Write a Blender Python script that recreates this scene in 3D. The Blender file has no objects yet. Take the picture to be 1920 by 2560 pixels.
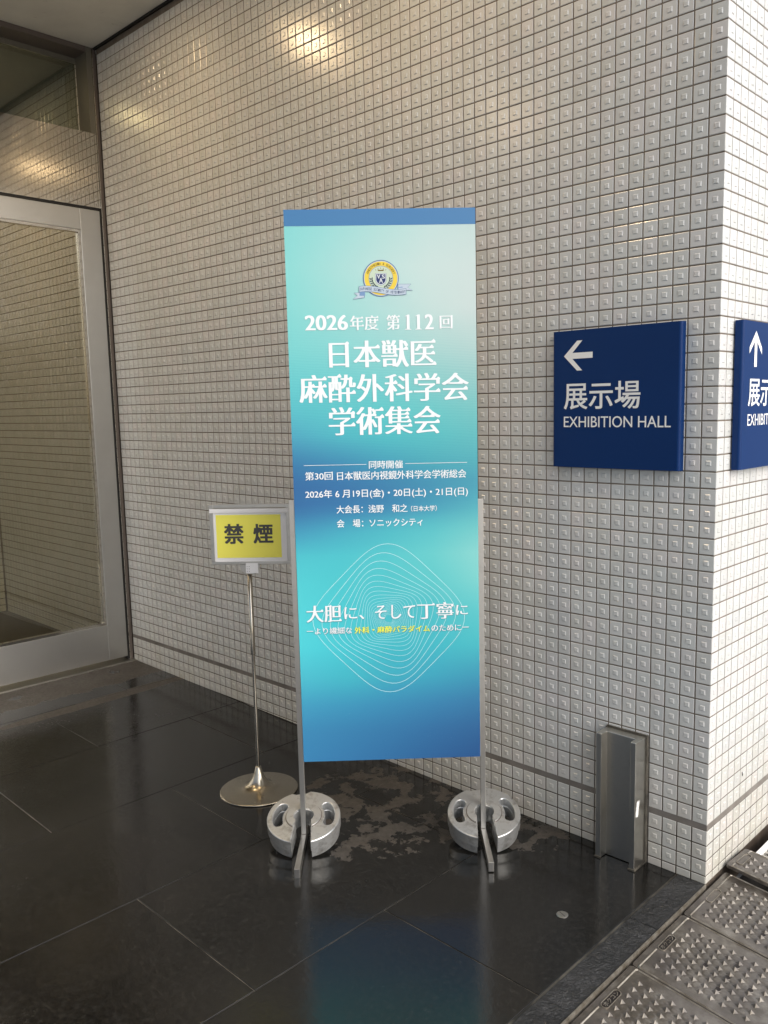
import bpy, bmesh, math, random
from mathutils import Vector, Matrix
random.seed(11)
R = math.radians
sc = bpy.context.scene
C = sc.collection

# ---------------------------------------------------------------- camera
cam_d = bpy.data.cameras.new('camera'); cam = bpy.data.objects.new('camera', cam_d); C.objects.link(cam)
cam_d.sensor_fit = 'VERTICAL'; cam_d.sensor_height = 36.0; cam_d.lens = 29.6636
cam_d.shift_x = -0.031807; cam_d.shift_y = 0.004835
cam_d.clip_start = 0.05; cam_d.clip_end = 400
RX = Vector((0.7302873361, 0.6828871066, -0.0185904912))
DN = Vector((0.0738505363, -0.1059719362, -0.9916229359))
FW = Vector((-0.6791365879, 0.7227967546, -0.1278215420))
CP = Vector((1.04841, -2.40501, 1.49622))
cam.matrix_world = Matrix(((RX.x, -DN.x, -FW.x, CP.x), (RX.y, -DN.y, -FW.y, CP.y), (RX.z, -DN.z, -FW.z, CP.z), (0, 0, 0, 1)))
sc.camera = cam

# ---------------------------------------------------------------- sky and sun (overcast, light from the open right side)
SUN_DIR = Vector((0.84, 0.03, 0.54)).normalized()
w = bpy.data.worlds.new('World'); sc.world = w; w.use_nodes = True
wn = w.node_tree.nodes; wl = w.node_tree.links; wn.clear()
sky = wn.new('ShaderNodeTexSky'); sky.sky_type = 'NISHITA'; sky.sun_disc = False
sky.sun_elevation = math.asin(SUN_DIR.z); sky.sun_rotation = math.atan2(SUN_DIR.x, SUN_DIR.y)
sky.air_density = 1.0; sky.dust_density = 4.0; sky.ozone_density = 1.0
bg = wn.new('ShaderNodeBackground'); bg.inputs[1].default_value = 0.15
hs = wn.new('ShaderNodeHueSaturation'); hs.inputs['Saturation'].default_value = 0.55
wo = wn.new('ShaderNodeOutputWorld')
wl.new(sky.outputs[0], hs.inputs['Color']); wl.new(hs.outputs[0], bg.inputs[0]); wl.new(bg.outputs[0], wo.inputs[0])
sd = bpy.data.lights.new('sun', 'SUN'); sd.energy = 1.05; sd.angle = R(70); sd.color = (0.97, 0.985, 1.0)
so = bpy.data.objects.new('sun', sd); C.objects.link(so); so.rotation_euler = SUN_DIR.to_track_quat('Z', 'Y').to_euler()
so.location = (6, -2, 8)
sc.view_settings.view_transform = 'Standard'; sc.view_settings.look = 'None'
sc.view_settings.gamma = 1.0; sc.view_settings.use_curve_mapping = False
sc.view_settings.exposure = 0.50
sc.render.engine = 'CYCLES'
sc.cycles.max_bounces = 10; sc.cycles.diffuse_bounces = 5; sc.cycles.glossy_bounces = 5; sc.cycles.transmission_bounces = 6
sc.cycles.sample_clamp_indirect = 6.0; sc.cycles.use_denoising = True

# ---------------------------------------------------------------- node helpers
class NT:
    def __init__(s, name):
        s.m = bpy.data.materials.new(name); s.m.use_nodes = True
        s.t = s.m.node_tree; s.n = s.t.nodes; s.l = s.t.links
        s.b = s.n['Principled BSDF']
    def node(s, typ, **kw):
        n = s.n.new(typ)
        for k, v in kw.items(): setattr(n, k, v)
        return n
    def put(s, sock, v):
        if isinstance(v, bpy.types.NodeSocket): s.l.new(v, sock)
        elif isinstance(v, tuple) and len(v) == 3 and sock.type == 'RGBA': sock.default_value = (*v, 1)
        else: sock.default_value = v
    def math(s, op, a, b=0.0, c=0.0, clamp=False):
        n = s.node('ShaderNodeMath', operation=op, use_clamp=clamp)
        s.put(n.inputs[0], a); s.put(n.inputs[1], b); s.put(n.inputs[2], c); return n.outputs[0]
    def vmath(s, op, a, b=(0, 0, 0)):
        n = s.node('ShaderNodeVectorMath', operation=op)
        s.put(n.inputs[0], a); s.put(n.inputs[1], b)
        return n.outputs['Value'] if op in ('LENGTH', 'DISTANCE', 'DOT_PRODUCT') else n.outputs[0]
    def pos(s): return s.node('ShaderNodeNewGeometry').outputs['Position']
    def obj(s): return s.node('ShaderNodeTexCoord').outputs['Object']
    def noise(s, scale, detail=4, rough=0.55, vec=None, stretch=None, fac=True, dist=0.0):
        n = s.node('ShaderNodeTexNoise'); n.inputs['Scale'].default_value = scale
        n.inputs['Detail'].default_value = detail; n.inputs['Roughness'].default_value = rough
        n.inputs['Distortion'].default_value = dist
        v = vec if vec is not None else s.pos()
        if stretch: v = s.vmath('MULTIPLY', v, stretch)
        s.l.new(v, n.inputs['Vector']); return n.outputs[0 if fac else 1]
    def ramp(s, f, *stops, interp='LINEAR'):
        n = s.node('ShaderNodeValToRGB'); e = n.color_ramp.elements; n.color_ramp.interpolation = interp
        while len(e) < len(stops): e.new(0.5)
        for el, (p, c) in zip(e, stops):
            el.position = p; el.color = (*c, 1) if isinstance(c, tuple) else (c, c, c, 1)
        s.put(n.inputs[0], f); return n.outputs[0]
    def mix(s, f, a, b, blend='MIX'):
        n = s.node('ShaderNodeMix', data_type='RGBA', blend_type=blend)
        s.put(n.inputs[0], f); s.put(n.inputs[6], a); s.put(n.inputs[7], b); return n.outputs[2]
    def bump(s, h, strength=0.3, dist=0.001, normal=None):
        n = s.node('ShaderNodeBump'); n.inputs['Strength'].default_value = strength; n.inputs['Distance'].default_value = dist
        s.put(n.inputs['Height'], h)
        if normal is not None: s.l.new(normal, n.inputs['Normal'])
        s.l.new(n.outputs[0], s.b.inputs['Normal']); return n.outputs[0]
    def set(s, **kw):
        names = dict(color='Base Color', rough='Roughness', metal='Metallic', spec='Specular IOR Level', coat='Coat Weight', coatr='Coat Roughness',
                     trans='Transmission Weight', ior='IOR', alpha='Alpha', emit='Emission Color', emits='Emission Strength', aniso='Anisotropic')
        for k, v in kw.items(): s.put(s.b.inputs[names[k]], v)
        return s

def lin(r, g, b):
    f = lambda c: (c / 255) / 12.92 if c <= 10 else ((c / 255 + 0.055) / 1.055) ** 2.4
    return (f(r), f(g), f(b))

M = {}
# glazed tile
t = NT('glazed_tile')
ta = t.node('ShaderNodeAttribute'); ta.attribute_name = 'tint'
oi = t.node('ShaderNodeObjectInfo')
rnd = t.math('FRACT', t.math('ADD', ta.outputs['Fac'], oi.outputs['Random']))
col = t.ramp(rnd, (0.0, (0.525, 0.53, 0.51)), (0.3, (0.585, 0.59, 0.58)), (0.55, (0.56, 0.575, 0.565)), (0.8, (0.595, 0.58, 0.57)), (1.0, (0.525, 0.535, 0.53)))
sep = t.node('ShaderNodeSeparateXYZ'); t.l.new(t.pos(), sep.inputs[0])
low = t.math('SUBTRACT', 1.0, t.math('MULTIPLY', sep.outputs[2], 2.2, clamp=False), clamp=True)
grime = t.math('MULTIPLY', low, t.noise(9, 5, 0.6))
col = t.mix(t.math('MULTIPLY', grime, 0.75, clamp=True), col, (0.42, 0.36, 0.24))
speck = t.ramp(t.noise(420, 2, 0.5), (0.30, 1.0), (0.36, 0.0))
col = t.mix(t.math('MULTIPLY', speck, 0.05), col, (0.25, 0.2, 0.15))
streak = t.ramp(t.noise(14, 4, 0.6, stretch=(1, 1, 0.06)), (0.55, 0.0), (0.75, 1.0))
col = t.mix(t.math('MULTIPLY', streak, 0.14), col, (0.36, 0.33, 0.27))
t.set(color=col, rough=t.math('ADD', 0.20, t.math('MULTIPLY', t.noise(30, 3), 0.08)), spec=0.65)
t.bump(t.noise(60, 3, 0.5), 0.10, 0.0006)
M['tile'] = t.m
t = NT('tile_grout')
n1 = t.noise(14, 6, 0.65)
sep = t.node('ShaderNodeSeparateXYZ'); t.l.new(t.pos(), sep.inputs[0])
low = t.math('MULTIPLY', t.math('SUBTRACT', 1.0, t.math('MULTIPLY', sep.outputs[2], 2.6), clamp=True), 1.5, clamp=True)
c = t.ramp(n1, (0.3, (0.115, 0.090, 0.067)), (0.55, (0.165, 0.135, 0.105)), (0.75, (0.22, 0.188, 0.150)))
c = t.mix(t.math('MULTIPLY', t.ramp(t.noise(38, 3, 0.5), (0.70, 0.0), (0.74, 1.0)), 0.9), c, (0.03, 0.022, 0.018))
c = t.mix(t.math('MULTIPLY', low, t.ramp(t.noise(5, 4, 0.6), (0.30, 0.15), (0.5, 1.0))), c, (0.045, 0.030, 0.019))
t.set(color=c, rough=0.85); t.bump(t.noise(300, 3), 0.5, 0.001); M['grout'] = t.m
t = NT('joint_sealant')
t.set(color=t.ramp(t.noise(12, 5, 0.6), (0.3, (0.13, 0.115, 0.10)), (0.7, (0.21, 0.19, 0.17))), rough=0.7); t.bump(t.noise(200, 3), 0.3, 0.001); M['sealant'] = t.m

# wet / dry dark stone floor
def stone(name, rough_split=False):
    t = NT(name); P = t.pos()
    tint = t.math('MULTIPLY', t.node('ShaderNodeObjectInfo').outputs['Random'], 1.0)
    sep = t.node('ShaderNodeSeparateXYZ'); t.l.new(P, sep.inputs[0]); X, Y = sep.outputs[0], sep.outputs[1]
    big = t.noise(2.2, 5, 0.6, fac=True); mid = t.noise(9, 6, 0.62); fine = t.noise(60, 5, 0.65); micro = t.noise(420, 3, 0.6)
    edge = t.math('ADD', t.math('MULTIPLY', t.math('SUBTRACT', mid, 0.5), 0.55), t.math('MULTIPLY', t.math('SUBTRACT', fine, 0.5), 0.16))
    def blob(cx, cy, rx, ry, ang=0.0, amp=1.0):
        ca, sa = math.cos(ang), math.sin(ang)
        dx = t.math('SUBTRACT', X, cx); dy = t.math('SUBTRACT', Y, cy)
        u = t.math('DIVIDE', t.math('ADD', t.math('MULTIPLY', dx, ca), t.math('MULTIPLY', dy, sa)), rx)
        v = t.math('DIVIDE', t.math('SUBTRACT', t.math('MULTIPLY', dy, ca), t.math('MULTIPLY', dx, sa)), ry)
        d = t.math('SQRT', t.math('ADD', t.math('MULTIPLY', u, u), t.math('MULTIPLY', v, v)))
        return t.math('ADD', t.math('SUBTRACT', 1.0, d), t.math('MULTIPLY', edge, amp * 2.2 * min(1.0, 0.25 / min(rx, ry))))
    if not rough_split:
        bl = [blob(-3.72, -0.45, 0.52, 2.2, 0, 0.6), blob(-3.03, -0.42, 0.050, 0.62, 0.03, 0.30), blob(-1.13, -0.30, 0.34, 0.36, 0.4, 1.2),
              blob(-0.97, -0.50, 0.19, 0.12, 0.9, 1.0), blob(-0.70, -0.12, 0.24, 0.14, 0.2, 0.8)]
        d = bl[0]
        for b in bl[1:]: d = t.math('MAXIMUM', d, b)
        # wet splotches left inside the drying patch behind the banner
        spl = t.ramp(t.noise(9.5, 5, 0.66, dist=0.3), (0.47, 0.0), (0.505, 1.0))
        dry = t.ramp(d, (0.0, 0.0), (0.05, 1.0))
        inner = t.math('GREATER_THAN', X, -1.6)
        dry = t.math('MULTIPLY', dry, t.math('SUBTRACT', 1.0, t.math('MULTIPLY', t.math('MULTIPLY', spl, inner), 1.0)), clamp=True)
        spot = t.ramp(t.noise(6, 4, 0.6), (0.66, 0.0), (0.69, 1.0))
        dry = t.math('MULTIPLY', dry, t.math('SUBTRACT', 1.0, t.math('MULTIPLY', spot, t.math('LESS_THAN', X, -2.5))), clamp=True)
    else:
        dry = 0.0
    wetc = t.ramp(fine, (0.32, (0.0035, 0.0034, 0.0031)), (0.52, (0.0075, 0.0073, 0.0068)), (0.72, (0.025, 0.0240, 0.0220)))
    wetc = t.mix(t.ramp(big, (0.40, 0.0), (0.64, 0.55)), wetc, (0.017, 0.0155, 0.0135))
    wetc = t.mix(t.math('MULTIPLY', tint, 0.25), wetc, (0.011, 0.0108, 0.0105))
    dryc = t.ramp(fine, (0.3, (0.036, 0.031, 0.0262)), (0.7, (0.080, 0.071, 0.061)))
    if rough_split:
        wetc = t.ramp(mid, (0.3, (0.007, 0.0075, 0.0085)), (0.5, (0.016, 0.0165, 0.018)), (0.7, (0.045, 0.045, 0.047)))
    c = t.mix(dry, wetc, dryc)
    if not rough_split:
        scuff = t.math('MULTIPLY', t.ramp(t.noise(26, 4, 0.7, dist=1.5), (0.60, 0.0), (0.70, 1.0)), t.ramp(t.noise(2.4, 3, 0.5), (0.46, 0.0), (0.60, 1.0)))
        c = t.mix(t.math('MULTIPLY', scuff, 0.40), c, (0.055, 0.050, 0.042))
        haze = blob(-0.42, -1.05, 0.55, 0.75, 0.3, 0.5)  # grey haze over the wet floor, painted into the stone colour
        c = t.mix(t.ramp(haze, (0.0, 0.0), (0.5, 0.5)), c, (0.017, 0.0165, 0.0155))
    sp = t.ramp(t.noise(260, 2, 0.5), (0.72, 0.0), (0.78, 1.0))
    c = t.mix(t.math('MULTIPLY', sp, 0.35), c, (0.14, 0.13, 0.12))
    # water film thins out towards the rainy open side: rougher there
    film = t.ramp(t.noise(3.3, 5, 0.62), (0.40, 0.0), (0.66, 1.0))
    if rough_split:
        r = t.math('ADD', 0.03, t.math('MULTIPLY', fine, 0.14))
    else:
        wr = t.math('ADD', 0.015, t.math('ADD', t.math('MULTIPLY', film, 0.16), t.math('MULTIPLY', t.ramp(t.noise(95, 4, 0.65), (0.38, 0.0), (0.66, 1.0)), 0.12)))
        r = t.math('ADD', wr, t.math('MULTIPLY', dry, 0.42))
    t.set(color=c, rough=r, ior=1.45)
    if rough_split:
        h = t.math('ADD', t.math('MULTIPLY', t.noise(46, 5, 0.7, dist=0.4), 1.0), t.math('MULTIPLY', t.noise(150, 3, 0.6), 0.35))
        t.bump(h, 1.0, 0.020)
    else:
        h = t.math('ADD', t.math('MULTIPLY', t.noise(48, 5, 0.7), 0.9), t.math('MULTIPLY', micro, 0.14))
        t.bump(h, 0.24, 0.0017)
    return t.m
M['slab'] = stone('dark_floor_stone'); M['kerb'] = stone('split_kerb_stone', True)
t = NT('floor_mortar'); t.set(color=t.ramp(t.noise(9, 5, 0.6), (0.42, (0.02, 0.018, 0.015)), (0.62, (0.13, 0.118, 0.095))), rough=0.55); M['mortar'] = t.m
t = NT('pavement_concrete'); t.set(color=t.ramp(t.noise(3, 6, 0.6), (0.3, (0.29, 0.29, 0.285)), (0.7, (0.40, 0.40, 0.395))), rough=0.6); t.bump(t.noise(90, 4), 0.3, 0.002); M['pave'] = t.m
t = NT('soffit_board')
c = t.ramp(t.noise(2.5, 6, 0.65), (0.3, (0.58, 0.56, 0.50)), (0.7, (0.70, 0.68, 0.61)))
c = t.mix(t.math('MULTIPLY', t.ramp(t.noise(11, 4, 0.7), (0.63, 0.0), (0.76, 1.0)), 0.35), c, (0.2, 0.18, 0.14))
t.set(color=c, rough=0.8); t.bump(t.noise(130, 3), 0.25, 0.001); M['soffit'] = t.m
def metal(name, col, rough, brush=(1, 1, 1), bs=60, var=0.12, dirt=0.0, metal_=1.0, bmp=0.05):
    t = NT(name); o = t.obj()
    n = t.noise(bs, 4, 0.6, vec=o, stretch=brush); n2 = t.noise(6, 5, 0.65, vec=o)
    c = t.mix(t.math('MULTIPLY', n2, 0.5), col, tuple(x * 0.72 for x in col))
    if dirt: c = t.mix(t.math('MULTIPLY', t.ramp(t.noise(22, 5, 0.7, vec=o), (0.52, 0.0), (0.70, 1.0)), dirt), c, (0.10, 0.08, 0.055))
    t.set(color=c, metal=metal_, rough=t.math('ADD', rough, t.math('MULTIPLY', t.math('SUBTRACT', n, 0.5), var)))
    t.bump(n, bmp, 0.0003); return t.m
M['steel'] = metal('brushed_stainless_steel', (0.62, 0.60, 0.56), 0.33, (1, 1, 30), 9, dirt=0.15)
M['steel_dark'] = metal('dull_stainless_steel', (0.62, 0.60, 0.55), 0.30, (3, 3, 0.5), 9, 0.08, dirt=0.10, bmp=0.0)
M['door_metal'] = metal('door_satin_steel', (0.54, 0.535, 0.52), 0.36, (1, 1, 1), 7, 0.08)
M['door_edge'] = metal('polished_door_edge', (0.60, 0.57, 0.52), 0.10, (1, 1, 1), 7, 0.04)
M['bronze'] = metal('brown_jamb_metal', (0.15, 0.125, 0.11), 0.45, (1, 1, 0.2), 12, 0.1, metal_=0.35, bmp=0.0)
M['reveal'] = metal('dull_olive_reveal', (0.16, 0.15, 0.12), 0.5, (1, 1, 1), 6, 0.05, metal_=0.2, bmp=0.0)
M['mirror'] = metal('mirror_polished_panel', (0.64, 0.61, 0.56), 0.04, (1, 1, 1), 4, 0.03)
M['pole'] = metal('polished_pole_steel', (0.50, 0.46, 0.39), 0.17, (1, 1, 0.5), 20, 0.06, dirt=0.12)
M['disc'] = metal('worn_base_steel', (0.47, 0.43, 0.355), 0.25, (1, 1, 1), 30, 0.12, dirt=0.20)
M['galv'] = metal('silver_painted_iron', (0.56, 0.57, 0.57), 0.33, (1, 1, 1), 40, 0.25, dirt=0.55, metal_=0.72)
M['black'] = NT('black_gap').set(color=(0.006, 0.006, 0.006), rough=0.6).m
t = NT('cast_iron_grate')
n = t.noise(16, 6, 0.65); n2 = t.noise(5, 4, 0.6); n3 = t.noise(160, 4, 0.6)
c = t.ramp(n, (0.30, (0.050, 0.042, 0.034)), (0.50, (0.115, 0.098, 0.078)), (0.70, (0.26, 0.238, 0.205)))
c = t.mix(t.ramp(n2, (0.42, 0.0), (0.62, 0.7)), c, (0.125, 0.113, 0.107))
c = t.mix(t.math('MULTIPLY', t.ramp(n3, (0.58, 0.0), (0.68, 1.0)), 0.4), c, (0.09, 0.065, 0.045))
t.set(color=c, metal=0.5, rough=t.math('ADD', 0.20, t.math('MULTIPLY', n, 0.26))); t.bump(n3, 0.30, 0.0010); t.set(coat=t.ramp(n2, (0.35, 0.9), (0.6, 0.35)), coatr=0.13); M['iron'] = t.m
t = NT('worn_iron_edge'); t.set(color=t.ramp(t.noise(40, 4), (0.35, (0.20, 0.17, 0.13)), (0.65, (0.38, 0.35, 0.30))), metal=0.6, rough=0.32); M['iron_edge'] = t.m
t = NT('hole_dark'); t.set(color=(0.012, 0.008, 0.007), rough=0.5); M['hole'] = t.m
t = NT('sign_navy_enamel')
c = t.mix(t.math('MULTIPLY', t.noise(5, 4), 0.5), (0.0004, 0.022, 0.105), (0.0006, 0.028, 0.130))
dr = t.ramp(t.noise(30, 3, 0.6, stretch=(1, 1, 0.035)), (0.735, 0.0), (0.77, 1.0))
t.set(color=t.mix(t.math('MULTIPLY', dr, 0.10), c, (0.2, 0.3, 0.45)), rough=0.45, spec=0.2); M['navy'] = t.m
M['white'] = NT('white_lettering').set(color=(0.80, 0.80, 0.79), rough=0.45).m
t = NT('white_paper'); t.set(color=t.mix(t.noise(6, 3), (0.74, 0.73, 0.75), (0.80, 0.79, 0.78)), rough=0.55); M['paper'] = t.m
M['yellowp'] = NT('yellow_paper_print').set(color=lin(240, 232, 96), rough=0.5).m
M['blackp'] = NT('dark_grey_print').set(color=(0.055, 0.055, 0.055), rough=0.5).m
M['prin_w'] = NT('banner_white_print').set(color=(0.73, 0.765, 0.79), rough=0.38).m
M['prin_line'] = NT('banner_line_print').set(color=(0.55, 0.80, 0.82), rough=0.38).m
M['prin_y'] = NT('banner_yellow_print').set(color=(0.82, 0.84, 0.02), rough=0.38).m
M['prin_s'] = NT('banner_shadow_print').set(color=(0.045, 0.25, 0.30), rough=0.38).m
M['em_blue'] = NT('emblem_slate_blue').set(color=tuple(x * 0.72 for x in lin(92, 122, 168)), rough=0.4).m
M['em_navy'] = NT('emblem_navy').set(color=tuple(x * 0.72 for x in lin(28, 50, 110)), rough=0.4).m
M['em_yel'] = NT('emblem_yellow').set(color=tuple(x * 0.72 for x in lin(246, 216, 70)), rough=0.4).m
M['em_pale'] = NT('emblem_pale').set(color=tuple(x * 0.72 for x in lin(208, 226, 204)), rough=0.4).m
M['em_rib'] = NT('emblem_ribbon').set(color=tuple(x * 0.72 for x in lin(200, 216, 232)), rough=0.4).m
M['em_rib2'] = NT('emblem_ribbon_fold').set(color=tuple(x * 0.72 for x in lin(125, 160, 205)), rough=0.4).m
M['em_dark'] = NT('emblem_dark_green').set(color=tuple(x * 0.72 for x in lin(40, 62, 78)), rough=0.4).m
M['em_gold'] = NT('emblem_ochre').set(color=tuple(x * 0.72 for x in lin(120, 100, 20)), rough=0.4).m
M['em_wht'] = NT('emblem_white').set(color=tuple(x * 0.72 for x in lin(232, 238, 245)), rough=0.4).m
M['band'] = NT('banner_header_print').set(color=lin(58, 112, 160), rough=0.35).m
M['foam'] = NT('banner_board_edge').set(color=(0.70, 0.72, 0.72), rough=0.6).m
# printed banner artwork: colours come from the colour attribute of the panel mesh (flat print) plus a faint printed ripple
t = NT('banner_artwork')
at = t.node('ShaderNodeAttribute'); at.attribute_name = 'art'
o = t.obj(); sp = t.node('ShaderNodeSeparateXYZ'); t.l.new(o, sp.inputs[0])
wv = t.node('ShaderNodeTexWave'); wv.wave_type = 'BANDS'; wv.bands_direction = 'Z'
wv.inputs['Scale'].default_value = 38; wv.inputs['Distortion'].default_value = 5.5; wv.inputs['Detail'].default_value = 3; wv.inputs['Detail Scale'].default_value = 0.6
mp = t.node('ShaderNodeMapping'); mp.inputs['Rotation'].default_value = (0, R(-9), 0); mp.inputs['Scale'].default_value = (0.35, 1, 1)
t.l.new(o, mp.inputs[0]); t.l.new(mp.outputs[0], wv.inputs['Vector'])
zz = sp.outputs[2]
m1 = t.math('MULTIPLY', t.ramp(t.math('SUBTRACT', zz, 0.9), (0.20, 0.0), (0.42, 1.0), (0.70, 1.0), (0.90, 0.0)), 0.10)
c = t.mix(t.math('MULTIPLY', wv.outputs['Fac'], m1), at.outputs['Color'], (0.02, 0.22, 0.34))
dots = t.ramp(t.noise(300, 2, 0.5, vec=o), (0.77, 0.0), (0.80, 1.0))
dm = t.math('MULTIPLY', dots, t.ramp(zz, (0.45, 0.45), (0.75, 0.0)))
c = t.mix(dm, c, (0.55, 0.75, 0.85))
t.set(color=c, rough=0.33, spec=0.4); M['art'] = t.m
# glass
t = NT('bronze_door_glass')
t.n.remove(t.b)
tr = t.node('ShaderNodeBsdfTransparent'); tr.inputs[0].default_value = (0.84, 0.82, 0.72, 1)
gl = t.node('ShaderNodeBsdfGlossy'); gl.inputs['Roughness'].default_value = 0.02; gl.inputs[0].default_value = (1, 1, 1, 1)
fr = t.node('ShaderNodeFresnel'); fr.inputs[0].default_value = 1.5
mx = t.node('ShaderNodeMixShader'); t.l.new(t.math('ADD', t.math('MULTIPLY', fr.outputs[0], 1.3), 0.05), mx.inputs[0])
t.l.new(tr.outputs[0], mx.inputs[1]); t.l.new(gl.outputs[0], mx.inputs[2]); t.l.new(mx.outputs[0], t.n['Material Output'].inputs[0]); M['glass'] = t.m
t = NT('grey_transom_glass')
t.n.remove(t.b)
tr = t.node('ShaderNodeBsdfTransparent'); tr.inputs[0].default_value = (0.55, 0.58, 0.54, 1)
gl = t.node('ShaderNodeBsdfGlossy'); gl.inputs['Roughness'].default_value = 0.03
fr = t.node('ShaderNodeFresnel'); fr.inputs[0].default_value = 1.5
mx = t.node('ShaderNodeMixShader'); t.l.new(t.math('ADD', t.math('MULTIPLY', fr.outputs[0], 1.2), 0.05), mx.inputs[0])
t.l.new(tr.outputs[0], mx.inputs[1]); t.l.new(gl.outputs[0], mx.inputs[2]); t.l.new(mx.outputs[0], t.n['Material Output'].inputs[0]); M['glass2'] = t.m
t = NT('lamp_glow'); t.set(color=(0.8, 0.7, 0.5), emit=(1.0, 0.72, 0.40), emits=215.0); M['lamp'] = t.m
t = NT('lobby_carpet'); t.set(color=t.ramp(t.noise(40, 4), (0.3, (0.05, 0.042, 0.024)), (0.7, (0.075, 0.063, 0.036))), rough=0.9); M['lobby'] = t.m

# ---------------------------------------------------------------- object helpers
def tag(o, label=None, cat=None, group=None, kind=None):
    if label: o['label'] = label
    if cat: o['category'] = cat
    if group: o['group'] = group
    if kind: o['kind'] = kind
    return o
def empty(name, loc=(0, 0, 0), rot=(0, 0, 0)):
    o = bpy.data.objects.new(name, None); C.objects.link(o); o.location = loc; o.rotation_euler = rot; o.empty_display_size = 0.1; return o
def link(name, me, mat=None, parent=None, loc=None, rot=None):
    if mat is not None:
        me.materials.clear(); me.materials.append(mat)
    o = bpy.data.objects.new(name, me); C.objects.link(o)
    if parent: o.parent = parent
    if loc: o.location = loc
    if rot: o.rotation_euler = rot
    return o
class MB:
    def __init__(s): s.v = []; s.f = []
    def add(s, vs, fs):
        b = len(s.v); s.v += [tuple(v) for v in vs]; s.f += [tuple(i + b for i in f) for f in fs]; return s
    def box(s, x0, x1, y0, y1, z0, z1):
        return s.add([(x0, y0, z0), (x1, y0, z0), (x1, y1, z0), (x0, y1, z0), (x0, y0, z1), (x1, y0, z1), (x1, y1, z1), (x0, y1, z1)],
                     [(0, 3, 2, 1), (4, 5, 6, 7), (0, 1, 5, 4), (1, 2, 6, 5), (2, 3, 7, 6), (3, 0, 4, 7)])
    def prism(s, pts, z0, z1):
        n = len(pts)
        return s.add([(x, y, z0) for x, y in pts] + [(x, y, z1) for x, y in pts],
                     [tuple(range(n - 1, -1, -1)), tuple(range(n, 2 * n))] + [(i, (i + 1) % n, n + (i + 1) % n, n + i) for i in range(n)])
    def lathe(s, prof, n=48):
        vs = []; fs = []
        for r, z in prof:
            for k in range(n):
                a = 2 * math.pi * k / n; vs.append((r * math.cos(a), r * math.sin(a), z))
        for j in range(len(prof) - 1):
            for k in range(n):
                a, b = j * n + k, j * n + (k + 1) % n; fs.append((a, b, b + n, a + n))
        return s.add(vs, fs)
    def mesh(s, name='m'):
        me = bpy.data.meshes.new(name); me.from_pydata(s.v, [], s.f); me.update(); return me
    def build(s, name, mat, parent=None, bevel=0.0, smooth=False, seg=2):
        me = s.mesh(name)
        if bevel:
            bm = bmesh.new(); bm.from_mesh(me)
            bmesh.ops.recalc_face_normals(bm, faces=bm.faces)
            es = [e for e in bm.edges if len(e.link_faces) == 2 and e.calc_face_angle(0) > 0.5]
            bmesh.ops.bevel(bm, geom=es, offset=bevel, segments=seg, affect='EDGES', profile=0.5)
            bm.to_mesh(me); bm.free()
        if smooth:
            for p in me.polygons: p.use_smooth = True
        return link(name, me, mat, parent)
def box(name, x0, x1, y0, y1, z0, z1, mat, parent=None, bevel=0.0):
    return MB().box(x0, x1, y0, y1, z0, z1).build(name, mat, parent, bevel)
def poly2(pts, y, mb=None):
    """flat polygon in the local XZ plane facing -Y (pts counter-clockwise seen from the front)"""
    mb = mb or MB(); return mb.add([(x, y, z) for x, z in pts], [tuple(range(len(pts)))])
def curve_plate(splines, half, bevel, name):
    cu = bpy.data.curves.new(name, 'CURVE'); cu.dimensions = '2D'; cu.fill_mode = 'BOTH'; cu.extrude = half; cu.bevel_depth = bevel; cu.bevel_resolution = 2
    cu.offset = -bevel
    for pts in splines:
        sp = cu.splines.new('POLY'); sp.points.add(len(pts) - 1); sp.use_cyclic_u = True
        for p, q in zip(sp.points, pts): p.co = (q[0], q[1], 0, 1)
    o = bpy.data.objects.new('tmp', cu); C.objects.link(o)
    me = bpy.data.meshes.new_from_object(o.evaluated_get(bpy.context.evaluated_depsgraph_get()))
    bpy.data.objects.remove(o); return me

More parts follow.
